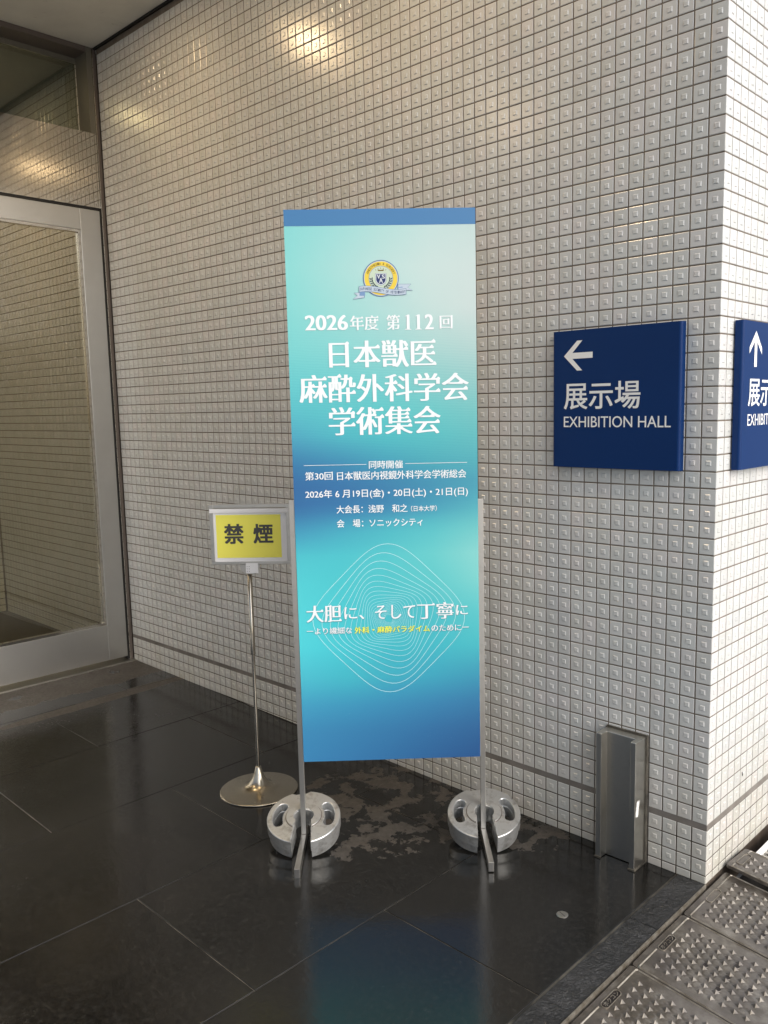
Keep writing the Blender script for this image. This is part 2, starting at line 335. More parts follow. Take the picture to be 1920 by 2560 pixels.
# ---------------------------------------------------------------- lettering
def glyphs(body, offset=0.0, shear=0.0, spacing=1.0):
    cu = bpy.data.curves.new('t', 'FONT'); cu.body = body; cu.offset = offset; cu.space_character = spacing; cu.resolution_u = 4
    o = bpy.data.objects.new('tmp', cu); C.objects.link(o); bpy.context.view_layer.update()
    me = bpy.data.meshes.new_from_object(o.evaluated_get(bpy.context.evaluated_depsgraph_get()))
    vs = [tuple(v.co[:2]) for v in me.vertices]; fs = [tuple(p.vertices) for p in me.polygons]
    bpy.data.objects.remove(o); bpy.data.meshes.remove(me)
    return vs, fs
def serif_marks(vs, fs):
    ed = {}
    for f in fs:
        a = sum(vs[f[i]][0] * vs[f[(i + 1) % len(f)]][1] - vs[f[(i + 1) % len(f)]][0] * vs[f[i]][1] for i in range(len(f)))
        ff = f if a > 0 else f[::-1]
        for i in range(len(ff)): ed[(ff[i], ff[(i + 1) % len(ff)])] = 1
    key = lambda v: (round(vs[v][0], 4), round(vs[v][1], 4))
    cnt = {}
    for a, b in ed: cnt[(key(a), key(b))] = cnt.get((key(a), key(b)), 0) + 1
    bd = [(a, b) for (a, b) in cnt if (b, a) not in cnt]
    nxt = {}; prv = {}
    for a, b in bd: nxt[a] = b; prv[b] = a
    out = []
    for a, b in bd:
        dx, dy = b[0] - a[0], b[1] - a[1]
        if b in nxt and a in prv:
            c, p = nxt[b], prv[a]
            hb = c[0] - b[0]; ha = a[0] - p[0]
            if dy > 0.02 and dy < 0.085 and abs(dx) < 0.012 and hb < -0.10 and abs(c[1] - b[1]) < 0.02 and ha > 0.10 and abs(a[1] - p[1]) < 0.02:
                x, y = b; out.append([(x - 0.15, y - 0.004), (x + 0.022, y - 0.004), (x - 0.012, y + 0.035), (x - 0.045, y + 0.078)])
            elif dy > 0.16 and abs(dx) < 0.02 and hb < -0.12 and abs(c[1] - b[1]) < 0.02:
                x, y = b; out.append([(x - 0.11, y - 0.004), (x + 0.03, y - 0.045), (x + 0.024, y + 0.012), (x - 0.035, y + 0.052)])
    return out
def lettering(name, body, bx, mat, parent, style='b', y=0.0, shadow=None):
    """text fitted to the box (x0, z0, x1, z1) on the local XZ plane, facing -Y"""
    x0, z0, x1, z1 = bx
    dz = [0.0]
    if style == 'm':
        if all(ord(ch) > 0x2e80 for ch in body):
            # thin horizontals, heavy verticals: each character pared down, then widened sideways
            va, _ = glyphs('日日'); vb, _ = glyphs('日'); adv = max(v[0] for v in va) - max(v[0] for v in vb)
            vs, fs, ser = [], [], []
            for i_, ch in enumerate(body):
                v1, f1 = glyphs(ch, -0.004 if ch == '獣' else -0.007)
                ser += [[(a + i_ * adv, b) for a, b in q] for q in serif_marks(v1, f1)]
                n0 = len(vs); vs += [(a + i_ * adv, b) for a, b in v1]; fs += [tuple(k + n0 for k in f) for f in f1]
        else: vs, fs = glyphs(body, 0.0); ser = serif_marks(vs, fs)
        sh = [-0.033, -0.022, -0.011, 0.0, 0.011, 0.022, 0.033]
    elif style == 's': vs, fs = glyphs(body, 0.0); sh = [-0.014, 0.0, 0.014]; ser = serif_marks(vs, fs)
    elif style == 'b': vs, fs = glyphs(body); sh = [-0.013, 0.0, 0.013]; dz = [-0.007, 0.007]; ser = []
    elif style == 'bb': vs, fs = glyphs(body); sh = [-0.030, -0.01, 0.01, 0.030]; dz = [-0.020, 0.020]; ser = []
    else: vs, fs = glyphs(body); sh = [-0.006, 0.006]; ser = []
    mb = MB()
    for k, d in enumerate(sh):
        for k2, d2 in enumerate(dz): mb.add([(a + d, -0.00003 * (k * len(dz) + k2), b + d2) for a, b in vs], fs)
    for q in ser:
        mb.add([(a + sh[-1] * 0.6, -0.00003 * (len(sh) + 1), b) for a, b in q], [tuple(range(len(q)))])
    xs = [v[0] for v in mb.v]; zs = [v[2] for v in mb.v]
    mx0, mx1, mz0, mz1 = min(xs), max(xs), min(zs), max(zs)
    fx = (x1 - x0) / (mx1 - mx0); fz = (z1 - z0) / (mz1 - mz0)
    if shadow:
        s2 = MB(); s2.v = [(x0 + (a - mx0) * fx + 0.0016, y + 0.0002 + b, z0 + (c - mz0) * fz - 0.0016) for a, b, c in mb.v]; s2.f = mb.f
        s2.build('lettering_shadow', shadow, parent)
    mb.v = [(x0 + (a - mx0) * fx, y + b, z0 + (c - mz0) * fz) for a, b, c in mb.v]
    return mb.build(name, mat, parent)

# ================================================================ SETTING
CEIL = 3.48
def fz(x): return max(0.0, -(x + 0.66) * 0.0135)
g = MB().add([(-60, -60, -0.09), (60, -60, -0.09), (60, 60, -0.09), (-60, 60, -0.09)], [(0, 1, 2, 3)]).build('ground', M['pave'])
tag(g, kind='structure')
# floor: mortar bed with stone slabs on it
fl = MB()
xs = [-0.004, -0.66, -3.70]
for a, b in zip(xs, xs[1:]):
    fl.add([(b, -6.0, fz(b) - 0.0022), (a, -6.0, fz(a) - 0.0022), (a, 0.02, fz(a) - 0.0022), (b, 0.02, fz(b) - 0.0022)], [(0, 1, 2, 3)])
fl.box(-3.70, -0.004, -6.0, 0.02, -0.085, -0.02)
floor = fl.build('floor', M['mortar']); tag(floor, kind='structure')
def slab(x0, x1, y0, y1, mat, name='stone_slab', g=0.0016, bev=0.0008, dz=0.0):
    a, b, c_, d = x0 + g, x1 - g, y0 + g, y1 - g
    def ring(i, z): return [(a + i, c_ + i, fz(a + i) + z), (b - i, c_ + i, fz(b - i) + z), (b - i, d - i, fz(b - i) + z), (a + i, d - i, fz(a + i) + z)]
    mb = MB().add(ring(0, -0.012 + dz) + ring(0, -bev + dz) + ring(bev, dz),
                  [(0, 1, 5, 4), (1, 2, 6, 5), (2, 3, 7, 6), (3, 0, 4, 7), (4, 5, 9, 8), (5, 6, 10, 9), (6, 7, 11, 10), (7, 4, 8, 11), (8, 9, 10, 11)])
    return mb.build(name, mat, floor)
cx = [-0.098, -0.66, -1.265, -1.87, -2.475, -3.07, -3.69]
for i in range(6):
    off = -0.76 if i % 2 == 0 else -0.30
    if i == 0: off = -0.76
    ys = [0.012]; y = off
    if i % 2 == 1: ys.append(-0.30); y = -1.235
    while y > -6.0: ys.append(y); y -= 0.93
    ys.append(-6.0)
    for a, b in zip(ys, ys[1:]): slab(cx[i + 1], cx[i], b, a, M['slab'], dz=random.uniform(-0.0003, 0.0003))
kerb = empty('kerb'); tag(kerb, kind='structure')
for a, b in zip([0.0, -0.31, -0.91, -1.51, -2.11, -2.71, -3.31], [-0.31, -0.91, -1.51, -2.11, -2.71, -3.31, -3.91]):
    o = slab(-0.092, -0.001, b, a, M['kerb'], 'kerb_stone', 0.0015, 0.001, 0.0012); o.parent = kerb
box('steel_edging', -0.0005, 0.0045, -3.9, -0.004, -0.08, 0.0022, M['iron_edge'], kerb)

# ceiling of the canopy
ceil = box('ceiling', -9.0, -0.02, -4.2, 1.5, CEIL, 3.9, M['soffit']); tag(ceil, kind='structure')
cg = box('shadow_gap', -3.60, 0.0, -0.012, 0.0, CEIL - 0.012, CEIL - 0.001, M['black'], ceil)

# ================================================================ TILED WALL
P_ = 0.05
def tile_geo(hx0=0.0229, hx1=0.0229, hz0=0.0229, hz1=0.0229, boss=True):
    def ring(i, y): return [(-hx0 + i, y, -hz0 + i), (hx1 - i, y, -hz0 + i), (hx1 - i, y, hz1 - i), (-hx0 + i, y, hz1 - i)]
    vs = ring(0, 0.0040) + ring(0, 0.0009) + ring(0.0019, 0.0)
    q = lambda a, b: [(a, a + 1, b + 1, b), (a + 1, a + 2, b + 2, b + 1), (a + 2, a + 3, b + 3, b + 2), (a + 3, a, b, b + 3)]
    fs = q(0, 4) + q(4, 8)
    if boss:
        for h, y in ((0.0083, 0.0), (0.0058, -0.0021)): vs += [(-h, y, -h), (h, y, -h), (h, y, h), (-h, y, h)]
        fs += q(8, 12) + q(12, 16) + [(16, 17, 18, 19)]
    else: fs += [(8, 9, 10, 11)]
    return vs, fs
wall = empty('tiled_wall', (0, 0, 0)); tag(wall, 'pale glazed mosaic tile wall wrapping round the outside corner behind the banner', 'wall')
NF, NS_ = 71, 30
gm = MB()
gm.box(-3.548, -0.0021, 0.0021, 0.25, -0.08, CEIL + 0.4)
gm.box(-0.25, -0.0021, 0.25, NS_ * P_, -0.08, 4.2)
gm.box(-0.25, -0.0021, 0.0021, 0.25, CEIL + 0.4, 4.2)
gm.build('grout', M['grout'], wall)
bandm = MB().box(-3.548, -0.0018, 0.0014, 0.0030, 0.1745, 0.1960).box(-0.0030, -0.0014, 0.004, NS_ * P_, 0.1745, 0.1960)
bandm.build('movement_joint', M['sealant'], wall)
rows = [0.026 + P_ * (k + 0.5) for k in range(3)] + [0.1935 + P_ * (j + 0.5) for j in range(66)]
def project(p):
    d = Vector(p) - CP; z = d.dot(FW); return (960 + 81.4 + 2109.4 * d.dot(RX) / z, 1280 + 12.4 + 2109.4 * d.dot(DN) / z, z)
cells = []
def jit(a): return random.uniform(-a, a)
for i in range(NF):
    for z in rows + [0.0125]:
        x = -(i + 0.5) * P_
        if z + 0.02 > CEIL or x < -3.53: continue
        kind = 'cut' if z == 0.0125 else ('cornerf' if i == 0 else 'full')
        cells.append((kind, (x, 0, z), 0))
for k in range(NS_):
    for z in rows + [0.0125] + [0.1935 + P_ * (j + 0.5) for j in range(66, 79)]:
        cells.append(('cut' if z == 0.0125 else ('corners' if k == 0 else 'full'), (0, (k + 0.5) * P_, z), 1))
geo = {'full': tile_geo(), 'cut': tile_geo(hz0=0.0125, hz1=0.0115, boss=False), 'cornerf': tile_geo(hx1=0.0247), 'corners': tile_geo(hx0=0.0247)}
tm = {}
for k, (v, f) in geo.items():
    me = bpy.data.meshes.new('tile_' + k); me.from_pydata(v, [], f); me.materials.append(M['tile']); tm[k] = me
def score(c):
    u, v, z = project(c[1])
    if not (0 < u < 1920 and 0 < v < 2560): return 0
    if 700 < u < 1215 and 520 < v < 2200: return 0
    if 1387 < u < 1712 and 803 < v < 1178: return 0
    n = Vector((0, -1, 0)) if c[2] == 0 else Vector((1, 0, 0))
    d = CP - Vector(c[1])
    return max(0, n.dot(d.normalized())) / d.length_squared
cells.sort(key=score, reverse=True)
N1 = 300
fv, ff, ft = [], [], []
for idx, (kd, p, side) in enumerate(cells):
    rot = (jit(0.0036), jit(0.004), (math.pi / 2 if side else 0) + jit(0.0036))
    if idx < N1:
        o = link('tile', tm[kd], None, wall, p, rot)
    else:
        from mathutils import Euler
        mt = Matrix.Translation(p) @ Euler(rot).to_matrix().to_4x4()
        v, f = geo[kd]; b = len(fv)
        fv += [tuple(mt @ Vector(q)) for q in v]; ff += [tuple(j + b for j in q) for q in f]; ft += [random.random()] * len(f)
me = bpy.data.meshes.new('tile_field'); me.from_pydata(fv, [], ff)
a = me.attributes.new('tint', 'FLOAT', 'FACE'); a.data.foreach_set('value', ft)
tag(link('tile_field', me, M['tile'], wall), kind='stuff')

# ================================================================ ENTRANCE on the left (plane x = DX)
DX = -3.565
fz_d = fz(DX)
ent = empty('glass_door', (DX, -0.6, fz_d)); tag(ent, 'tall glass door in a wide satin steel frame at the left end of the tiled wall', 'door')
ent.location = (0, 0, 0)
# leaf
y0, y1 = -1.25, -0.031
zb, zt = 0.064, 2.618
box('door_stile', DX - 0.045, DX, -0.146, y1, zb, zt, M['door_metal'], ent, 0.0015)
box('door_stile', DX - 0.045, DX, y0, y0 + 0.115, zb, zt, M['door_metal'], ent, 0.0015)
box('bottom_rail', DX - 0.045, DX - 0.0006, y0 + 0.1155, -0.1465, zb, 0.275, M['door_metal'], ent, 0.0015)
box('top_rail', DX - 0.045, DX - 0.0006, y0 + 0.1155, -0.1465, 2.505, zt, M['door_metal'], ent, 0.0015)
gb = MB()
gb.box(DX - 0.034, DX - 0.004, -0.161, -0.1468, 0.2755, 2.5045).box(DX - 0.034, DX - 0.004, y0 + 0.1155, y0 + 0.130, 0.2755, 2.5045)
gb.box(DX - 0.034, DX - 0.004, y0 + 0.1302, -0.1612, 0.2755, 0.290).box(DX - 0.034, DX - 0.004, y0 + 0.1302, -0.1612, 2.490, 2.5045)
gb.build('glazing_bead', M['door_edge'], ent)
box('glass_pane', DX - 0.024, DX - 0.018, y0 + 0.131, -0.1618, 0.2905, 2.4895, M['glass'], ent)
# frame, jamb, head panel, transom
frm = empty('door_frame', (0, 0, 0)); tag(frm, 'brown metal jamb strip and black reveal between the glass door and the tiles', 'door frame')
box('reveal', DX - 0.06, DX - 0.006, -0.0305, -0.0205, fz_d, 2.632, M['black'], frm)
box('head_reveal', DX - 0.06, DX - 0.006, y0 - 0.02, -0.0305, 2.619, 2.634, M['black'], frm)
box('jamb', DX - 0.06, DX + 0.004, -0.0202, -0.0165, fz_d, CEIL - 0.001, M['door_edge'], frm)
box('corner_strip', DX - 0.06, DX + 0.0065, -0.0163, -0.0005, fz_d, CEIL - 0.001, M['bronze'], frm)
box('threshold', DX - 0.06, DX + 0.05, -2.2, -0.002, fz_d - 0.004, fz_d + 0.006, M['steel_dark'], frm, 0.001)
hp = box('head_panel', DX - 0.05, DX - 0.001, -3.6, -0.0205, 2.6345, 3.030, M['mirror']); tag(hp, 'mirror polished steel panel above the glass door reflecting the tiles', 'panel')
tr_ = empty('transom_window'); tag(tr_, 'dark transom window in a deep steel reveal above the polished panel', 'window')
D2 = DX - 0.13
box('sill', D2 - 0.02, DX - 0.0502, -3.6, -0.05, 3.0, 3.0305, M['mirror'], tr_)
box('side_reveal', D2, DX - 0.001, -0.050, -0.0205, 3.0308, CEIL - 0.001, M['reveal'], tr_)
box('head_bar', D2, DX - 0.001, -3.6, -0.0505, 3.452, CEIL - 0.001, M['bronze'], tr_)
box('frame_bar', D2 - 0.02, D2 - 0.001, -3.6, -0.022, 3.425, CEIL - 0.0015, M['reveal'], tr_)
box('glass_pane', D2 - 0.012, D2 - 0.006, -3.59, -0.052, 3.031, 3.424, M['glass2'], tr_)
# rest of the facade along x = DX, beyond the door (outside the picture on the left), added to block light from there
fac = empty('unseen_facade'); tag(fac, 'plain unseen facade panels left of the glass door, added to block light', 'wall')
box('steel_panel', DX - 0.06, DX - 0.002, -1.9, y0 - 0.022, fz_d, 2.6175, M['door_metal'], fac)
box('steel_panel', DX - 0.06, DX - 0.002, -3.6, -1.902, fz_d, 2.6175, M['mirror'], fac)
box('steel_panel', DX - 0.06, DX - 0.002, -3.6, y0 - 0.021, 2.619, 2.634, M['black'], fac)
# lobby behind the glass
lob = empty('lobby_wall'); tag(lob, 'tiled lobby wall seen dimly through the glass door', 'wall')
gx0 = -5.45
MB().box(gx0 - 0.2, DX - 0.062, 0.0021, 0.2, 0, CEIL).box(gx0 - 0.2, gx0 - 0.0021, -3.6, 0.0021, 0, CEIL).build('grout', M['grout'], lob)
lv, lf, lt = [], [], []
v, f = tile_geo(boss=False)
x = DX - 0.09
while x > gx0:
    for j in range(-3, 66):
        z = 0.1935 + P_ * (j + 0.5); b = len(lv)
        lv += [(x + q[0], q[1], z + q[2]) for q in v]; lf += [tuple(k + b for k in q) for q in f]; lt += [random.random()] * len(f)
    x -= P_
y = -0.027
while y > -2.4:
    for j in range(-3, 66):
        z = 0.1935 + P_ * (j + 0.5); b = len(lv)
        lv += [(gx0 - q[1], y + q[0], z + q[2]) for q in v]; lf += [tuple(k + b for k in q) for q in f]; lt += [random.random()] * len(f)
    y -= P_
me = bpy.data.meshes.new('tile_field'); me.from_pydata(lv, [], lf)
a = me.attributes.new('tint', 'FLOAT', 'FACE'); a.data.foreach_set('value', lt)
tag(link('tile_field', me, M['tile'], lob), kind='stuff')
lf_ = box('lobby_floor', gx0, DX - 0.0605, -3.6, 0.0045, 0.0, fz_d + 0.002, M['lobby']); tag(lf_, kind='structure')

# recessed downlights under the canopy and in the lobby (their glow is what shows on the tiles)
def downlight(loc):
    r_ = empty('downlight', loc)
    MB().lathe([(0.058, 0.0), (0.078, -0.003), (0.080, 0.0)], 32).build('trim_ring', M['steel'], r_)
    MB().lathe([(0.0001, 0.0), (0.057, -0.001)], 32).build('lamp', M['lamp'], r_)
    return r_
for q, lb in (((-2.66, -0.78, CEIL - 0.001), 'warm ceiling downlight over the middle of the tiled wall, between two others'),
              ((-1.10, -0.76, CEIL - 0.001), 'warm ceiling downlight closest to the corner of the tiled wall'),
              ((-2.66, -2.55, CEIL - 0.001), 'warm ceiling downlight further out from the tiled wall'),
              ((-4.40, -0.70, CEIL - 0.001), 'warm ceiling downlight inside the lobby close to the glass door'),
              ((-4.55, -2.40, CEIL - 0.001), 'warm ceiling downlight deeper in the lobby')):
    tag(downlight(q), lb, 'ceiling light', 'recessed ceiling downlights')

# ================================================================ WALL SIGNS
def arrow_pts(cx_, cz, s, ang):
    base = [(-0.0535, 0.0), (-0.004, 0.0475), (0.0155, 0.0475), (-0.0215, 0.0095), (0.0535, 0.0095), (0.0535, -0.0095), (-0.0215, -0.0095), (0.0155, -0.0475), (-0.004, -0.0475)]
    ca, sa = math.cos(ang), math.sin(ang)
    return [(cx_ + s * (x * ca - z * sa), cz + s * (x * sa + z * ca)) for x, z in base]
def hall_sign(loc, rz, ang, label):
    r_ = empty('wall_sign', loc, (0, 0, rz))
    mb = MB(); n = 6; pts = []
    W = 0.452; rr = 0.010; T = 0.026
    for k in range(n + 1): a = math.pi + k * math.pi / 2 / n; pts.append((rr + rr * math.cos(a), -T + rr + rr * math.sin(a)))
    for k in range(n + 1): a = -math.pi / 2 + k * math.pi / 2 / n; pts.append((W - rr + rr * math.cos(a), -T + rr + rr * math.sin(a)))
    pts += [(W, 0.0), (0.0, 0.0)]
    mb.prism(pts, 0.0, 0.441).build('panel', M['navy'], r_)
    MB().box(0.03, W - 0.03, -0.001, 0.006, 0.02, 0.42).build('mounting_plate', M['steel_dark'], r_)
    ap = arrow_pts(0.0455 + 0.0535 if ang == 0 else 0.0455 + 0.047, 0.3600, 1.0, ang)[::-1]
    mb = poly2(ap, -T - 0.0008); o = mb.build('arrow', M['white'], r_)
    lettering('lettering', '展示場', (0.0455, 0.1885, 0.3215, 0.2745), M['white'], r_, 'b', -T - 0.0006)
    lettering('lettering', 'EXHIBITION HALL', (0.0455, 0.1305, 0.4225, 0.1655), M['white'], r_, 'e', -T - 0.0006)
    tag(r_, label, 'sign', 'blue exhibition hall signs'); return r_
hall_sign((-0.554, -0.0045, 1.2945), 0, 0, 'navy blue square wall sign with a left arrow, left of the wall corner')
hall_sign((0.0045, 0.092, 1.2945), math.pi / 2, -math.pi / 2, 'blue wall sign with an up arrow on the brighter wall right of the corner')

# ================================================================ U-SHAPED STEEL GUARD on the wall
gu = empty('steel_guard', (0, 0, 0)); tag(gu, 'upright U-shaped stainless steel box guard fixed low on the tiled wall near the corner', 'guard')
pts = [(-0.3485, -0.0025), (-0.3485, -0.078), (-0.3290, -0.078), (-0.3265, -0.045), (-0.2245, -0.045), (-0.2235, -0.078), (-0.2050, -0.078), (-0.2050, -0.0025)]
MB().prism(pts[::1], 0.002, 0.431).build('casing', M['steel_dark'], gu, 0.0016)
sl = MB(); sl.box(-0.352, -0.3487, -0.012, -0.0008, 0.0, 0.433).box(-0.2048, -0.2010, -0.012, -0.0008, 0.0, 0.433).box(-0.352, -0.201, -0.006, -0.0008, 0.4315, 0.4355)
sl.box(-0.351, -0.327, -0.0815, -0.0783, 0.0, 0.005).box(-0.226, -0.202, -0.0815, -0.0783, 0.0, 0.005).box(-0.2048, -0.2015, -0.080, -0.013, 0.0, 0.006)
sl.build('sealant_bead', M['mortar'], gu)
tp = MB().add([(-0.2046, -0.0652, 0.2321), (-0.2046, -0.0443 - 0.004, 0.2300), (-0.2046, -0.0575, 0.1776), (-0.2046, -0.0735, 0.1829)], [(0, 3, 2, 1)])
tp.build('tape_scrap', M['white'], gu)
# floor cap
ca_ = empty('floor_cap', (-0.247, -0.428, 0.0)); tag(ca_, 'small round metal floor cap with a slot in the dark stone floor', 'floor cap')
MB().lathe([(0.0175, -0.002), (0.0175, 0.0012), (0.0155, 0.0020), (0.0001, 0.0020)], 28).build('cap', M['steel'], ca_)
MB().box(-0.0135, 0.0135, -0.0008, 0.0008, 0.0018, 0.0022).build('slot', M['hole'], ca_).rotation_euler = (0, 0, R(-20))

# ================================================================ BANNER STAND
ANG = math.atan2(0.70588, 0.70833)
FP = fz(-1.0)
bs = empty('banner_stand', (-1.156, -0.668, 0.0035), (0, 0, ANG))
tag(bs, 'tall teal and blue congress banner board on a two-post steel stand', 'banner stand')
for s0, zt_ in ((-0.004, 1.2), (0.622, 1.19)):
    MB().box(s0, s0 + 0.0175, -0.009, 0.009, 0.0325, zt_).build('post', M['steel'], bs, 0.0008)
    f_ = MB().box(s0 - 0.0002, s0 + 0.0177, -0.232, 0.235, 0.0, 0.032).build('foot', M['steel'], bs, 0.0008)
for z in (0.36, 1.05): MB().box(0.014, 0.6215, 0.000, 0.012, z, z + 0.018).build('cross_rail', M['steel'], bs)
# board
Y = -0.0125
S0, S1, Z0b, Z1b = 0.0145, 0.6215, 0.297, 2.121
rowsA = [  # height fraction from the top, colours left / centre-left / centre / centre-right / right (sRGB)
 (0.028, (142, 226, 222), (160, 226, 222), (182, 228, 222), (200, 229, 224), (206, 228, 222)),
 (0.10, (146, 228, 222), (172, 229, 223), (196, 231, 225), (210, 232, 226), (214, 231, 226)),
 (0.17, (140, 226, 221), (162, 227, 221), (184, 228, 222), (204, 230, 224), (214, 229, 224)),
 (0.24, (128, 222, 218), (140, 222, 218), (156, 222, 217), (176, 222, 216), (190, 222, 216)),
 (0.30, (106, 212, 214), (112, 213, 213), (122, 214, 212), (140, 214, 209), (156, 213, 208)),
 (0.345, (92, 202, 210), (96, 206, 209), (98, 208, 208), (110, 208, 206), (128, 208, 204)),
 (0.39, (78, 176, 200), (80, 192, 203), (82, 200, 204), (90, 200, 202), (104, 200, 200)),
 (0.44, (54, 128, 176), (58, 144, 184), (64, 164, 190), (74, 178, 192), (84, 184, 194)),
 (0.48, (48, 108, 166), (50, 116, 172), (54, 130, 176), (62, 150, 184), (74, 168, 190)),
 (0.52, (50, 114, 170), (52, 124, 176), (57, 138, 182), (66, 162, 190), (84, 184, 198)),
 (0.56, (64, 158, 194), (68, 176, 200), (76, 192, 204), (90, 202, 208), (116, 212, 210)),
 (0.61, (78, 206, 216), (78, 206, 214), (86, 208, 213), (108, 216, 214), (146, 227, 220)),
 (0.66, (84, 218, 224), (78, 210, 216), (80, 206, 212), (96, 212, 213), (132, 224, 218)),
 (0.72, (88, 224, 230), (74, 212, 220), (74, 202, 212), (78, 202, 210), (96, 212, 214)),
 (0.78, (84, 224, 232), (72, 212, 222), (66, 198, 210), (66, 196, 208), (74, 202, 210)),
 (0.84, (78, 200, 218), (68, 194, 210), (62, 182, 202), (60, 174, 200), (60, 164, 194)),
 (0.89, (68, 168, 204), (62, 160, 198), (58, 150, 192), (55, 140, 186), (52, 130, 178)),
 (0.94, (62, 146, 192), (57, 137, 185), (53, 128, 178), (49, 117, 170), (46, 108, 162)),
 (1.00, (60, 140, 190), (54, 128, 180), (48, 116, 170), (42, 102, 158), (37, 90, 148))]
def smooth(t_): return t_ * t_ * (3 - 2 * t_)
NXg, NZg = 16, 72
vs, fs, cols = [], [], []
for j in range(NZg + 1):
    h = 0.028 + (1 - 0.028) * j / NZg
    k = max(i for i in range(len(rowsA) - 1) if rowsA[i][0] <= h + 1e-9)
    tt = (h - rowsA[k][0]) / (rowsA[k + 1][0] - rowsA[k][0])
    for i in range(NXg + 1):
        u = i / NXg * 4; a_ = min(3, int(u)); fu = u - a_
        c2 = [ (rowsA[k][1 + a_][q] * (1 - fu) + rowsA[k][2 + a_][q] * fu) * (1 - tt) + (rowsA[k + 1][1 + a_][q] * (1 - fu) + rowsA[k + 1][2 + a_][q] * fu) * tt for q in range(3)]
        vs.append((S0 + (S1 - S0) * i / NXg, Y, Z1b - (Z1b - Z0b) * h)); cols.append((*[x * k_ + 0.006 for x, k_ in zip(lin(*c2), (0.67, 0.69, 0.72))], 1))
W1 = NXg + 1
for j in range(NZg):
    for i in range(NXg): fs.append((j * W1 + i, (j + 1) * W1 + i, (j + 1) * W1 + i + 1, j * W1 + i + 1))
me = bpy.data.meshes.new('board'); me.from_pydata(vs, [], fs)
ca = me.color_attributes.new('art', 'FLOAT_COLOR', 'POINT')
for i, c_ in enumerate(cols): ca.data[i].color = c_
board = MB().box(S0, S1, Y + 0.0006, Y + 0.0085, Z0b, Z1b).build('board', M['foam'], bs)
link('printed_face', me, M['art'], board)
MB().add([(S0, Y, Z1b - 0.0507), (S1, Y, Z1b - 0.0507), (S1, Y, Z1b), (S0, Y, Z1b)], [(0, 1, 2, 3)]).build('header_band', M['band'], board)
YT = Y - 0.0012
txt = [
('m','2026',0.0699,1.7464,0.2080,1.7937),('m','年度',0.2140,1.7453,0.3066,1.7907),('m','第',0.3313,1.7446,0.3756,1.7916),
('m','2',0.4545,1.7441,0.4836,1.7916),('m','回',0.5026,1.7459,0.5455,1.7886),('m','日本獣医',0.1438,1.6265,0.4913,1.7142),
('m','麻酔外科学会',0.0440,1.5161,0.5952,1.6080),('m','学術集会',0.1362,1.4096,0.5019,1.5003),('s','同時開催',0.2633,1.2981,0.3754,1.3243),
('s','第30回',0.0532,1.2642,0.1448,1.2915),('s','日本獣医内視鏡外科学会学術総会',0.1580,1.2625,0.5833,1.2909),
('b','2026年 6 月19日(金)・20日(土)・21日(日)',0.0522,1.2004,0.5882,1.2320),('b','大会長：浅野　和之',0.1530,1.1524,0.3876,1.1790),
('b','（日本大学）',0.3989,1.1537,0.4845,1.1731),('b','会　場：ソニックシティ',0.1527,1.1055,0.4367,1.1323)]
for st, tx, a0, b0, a1, b1 in txt: lettering('lettering', tx, (a0, b0, a1, b1), M['prin_w'], board, st, YT)
for nx_ in (0.3900, 0.4235):
    o1 = MB(); poly2([(nx_ + 0.0068, 1.7441), (nx_ + 0.0158, 1.7441), (nx_ + 0.0158, 1.7916), (nx_ + 0.0125, 1.7916), (nx_ + 0.0068, 1.7885)], YT, o1)
    poly2([(nx_ + 0.0005, 1.7441), (nx_ + 0.0215, 1.7441), (nx_ + 0.0215, 1.7456), (nx_ + 0.0150, 1.7475), (nx_ + 0.0070, 1.7475), (nx_ + 0.0005, 1.7456)], YT - 0.0001, o1)
    poly2([(nx_ + 0.0010, 1.7858), (nx_ + 0.0080, 1.7875), (nx_ + 0.0125, 1.7916), (nx_ + 0.0100, 1.7916), (nx_ + 0.0010, 1.7870)], YT - 0.0002, o1)
    o1.build('numeral', M['prin_w'], board)
tg = [('m','大胆',0.0415,0.7867,0.1597,0.8447),('s','に、',0.1680,0.7935,0.2350,0.8357),('s','そして',0.2712,0.7919,0.4065,0.8395),
('m','丁寧',0.4133,0.7883,0.5362,0.8444),('s','に',0.5440,0.7997,0.5839,0.8337),('s','ーより繊細な',0.0410,0.7449,0.1930,0.7671),
('y','外科・麻酔パラダイム',0.2010,0.7444,0.4547,0.7678),('s','のためにー',0.4600,0.7455,0.5864,0.7673)]
for st, tx, a0, b0, a1, b1 in tg:
    lettering('lettering', tx, (a0, b0, a1, b1), M['prin_y'] if st == 'y' else M['prin_w'], board, 's' if st == 'y' else st, YT - 0.0006, M['prin_s'])
rl = MB()
for a0, a1 in ((0.0505, 0.2552), (0.3831, 0.5868)): poly2([(a0, 1.3122), (a1, 1.3122), (a1, 1.3136), (a0, 1.3136)], YT).build('rule_line', M['prin_w'], board)
rg = MB(); cx0, cz0 = 0.3175, 0.7925
for k in range(24):
    r0 = 0.2145 * 0.885 ** k; wl_ = max(0.00035, 0.0013 * 0.94 ** k); an = R(45 + 5.2 * k); n = 96; vv = []
    for i in range(n):
        th = 2 * math.pi * i / n; c1, s1 = math.cos(th), math.sin(th)
        rad = r0 / (abs(c1) ** 4 + abs(s1) ** 4) ** 0.25
        for dr in (-wl_ / 2, wl_ / 2):
            q = rad + dr; vv.append((cx0 + q * math.cos(th + an), Y - 0.0005 - 0.00001 * k, cz0 + q * math.sin(th + an)))
    rg.add(vv, [(2 * i, 2 * ((i + 1) % n), 2 * ((i + 1) % n) + 1, 2 * i + 1)[::-1] for i in range(n)])
rg.build('line_pattern', M['prin_line'], board)
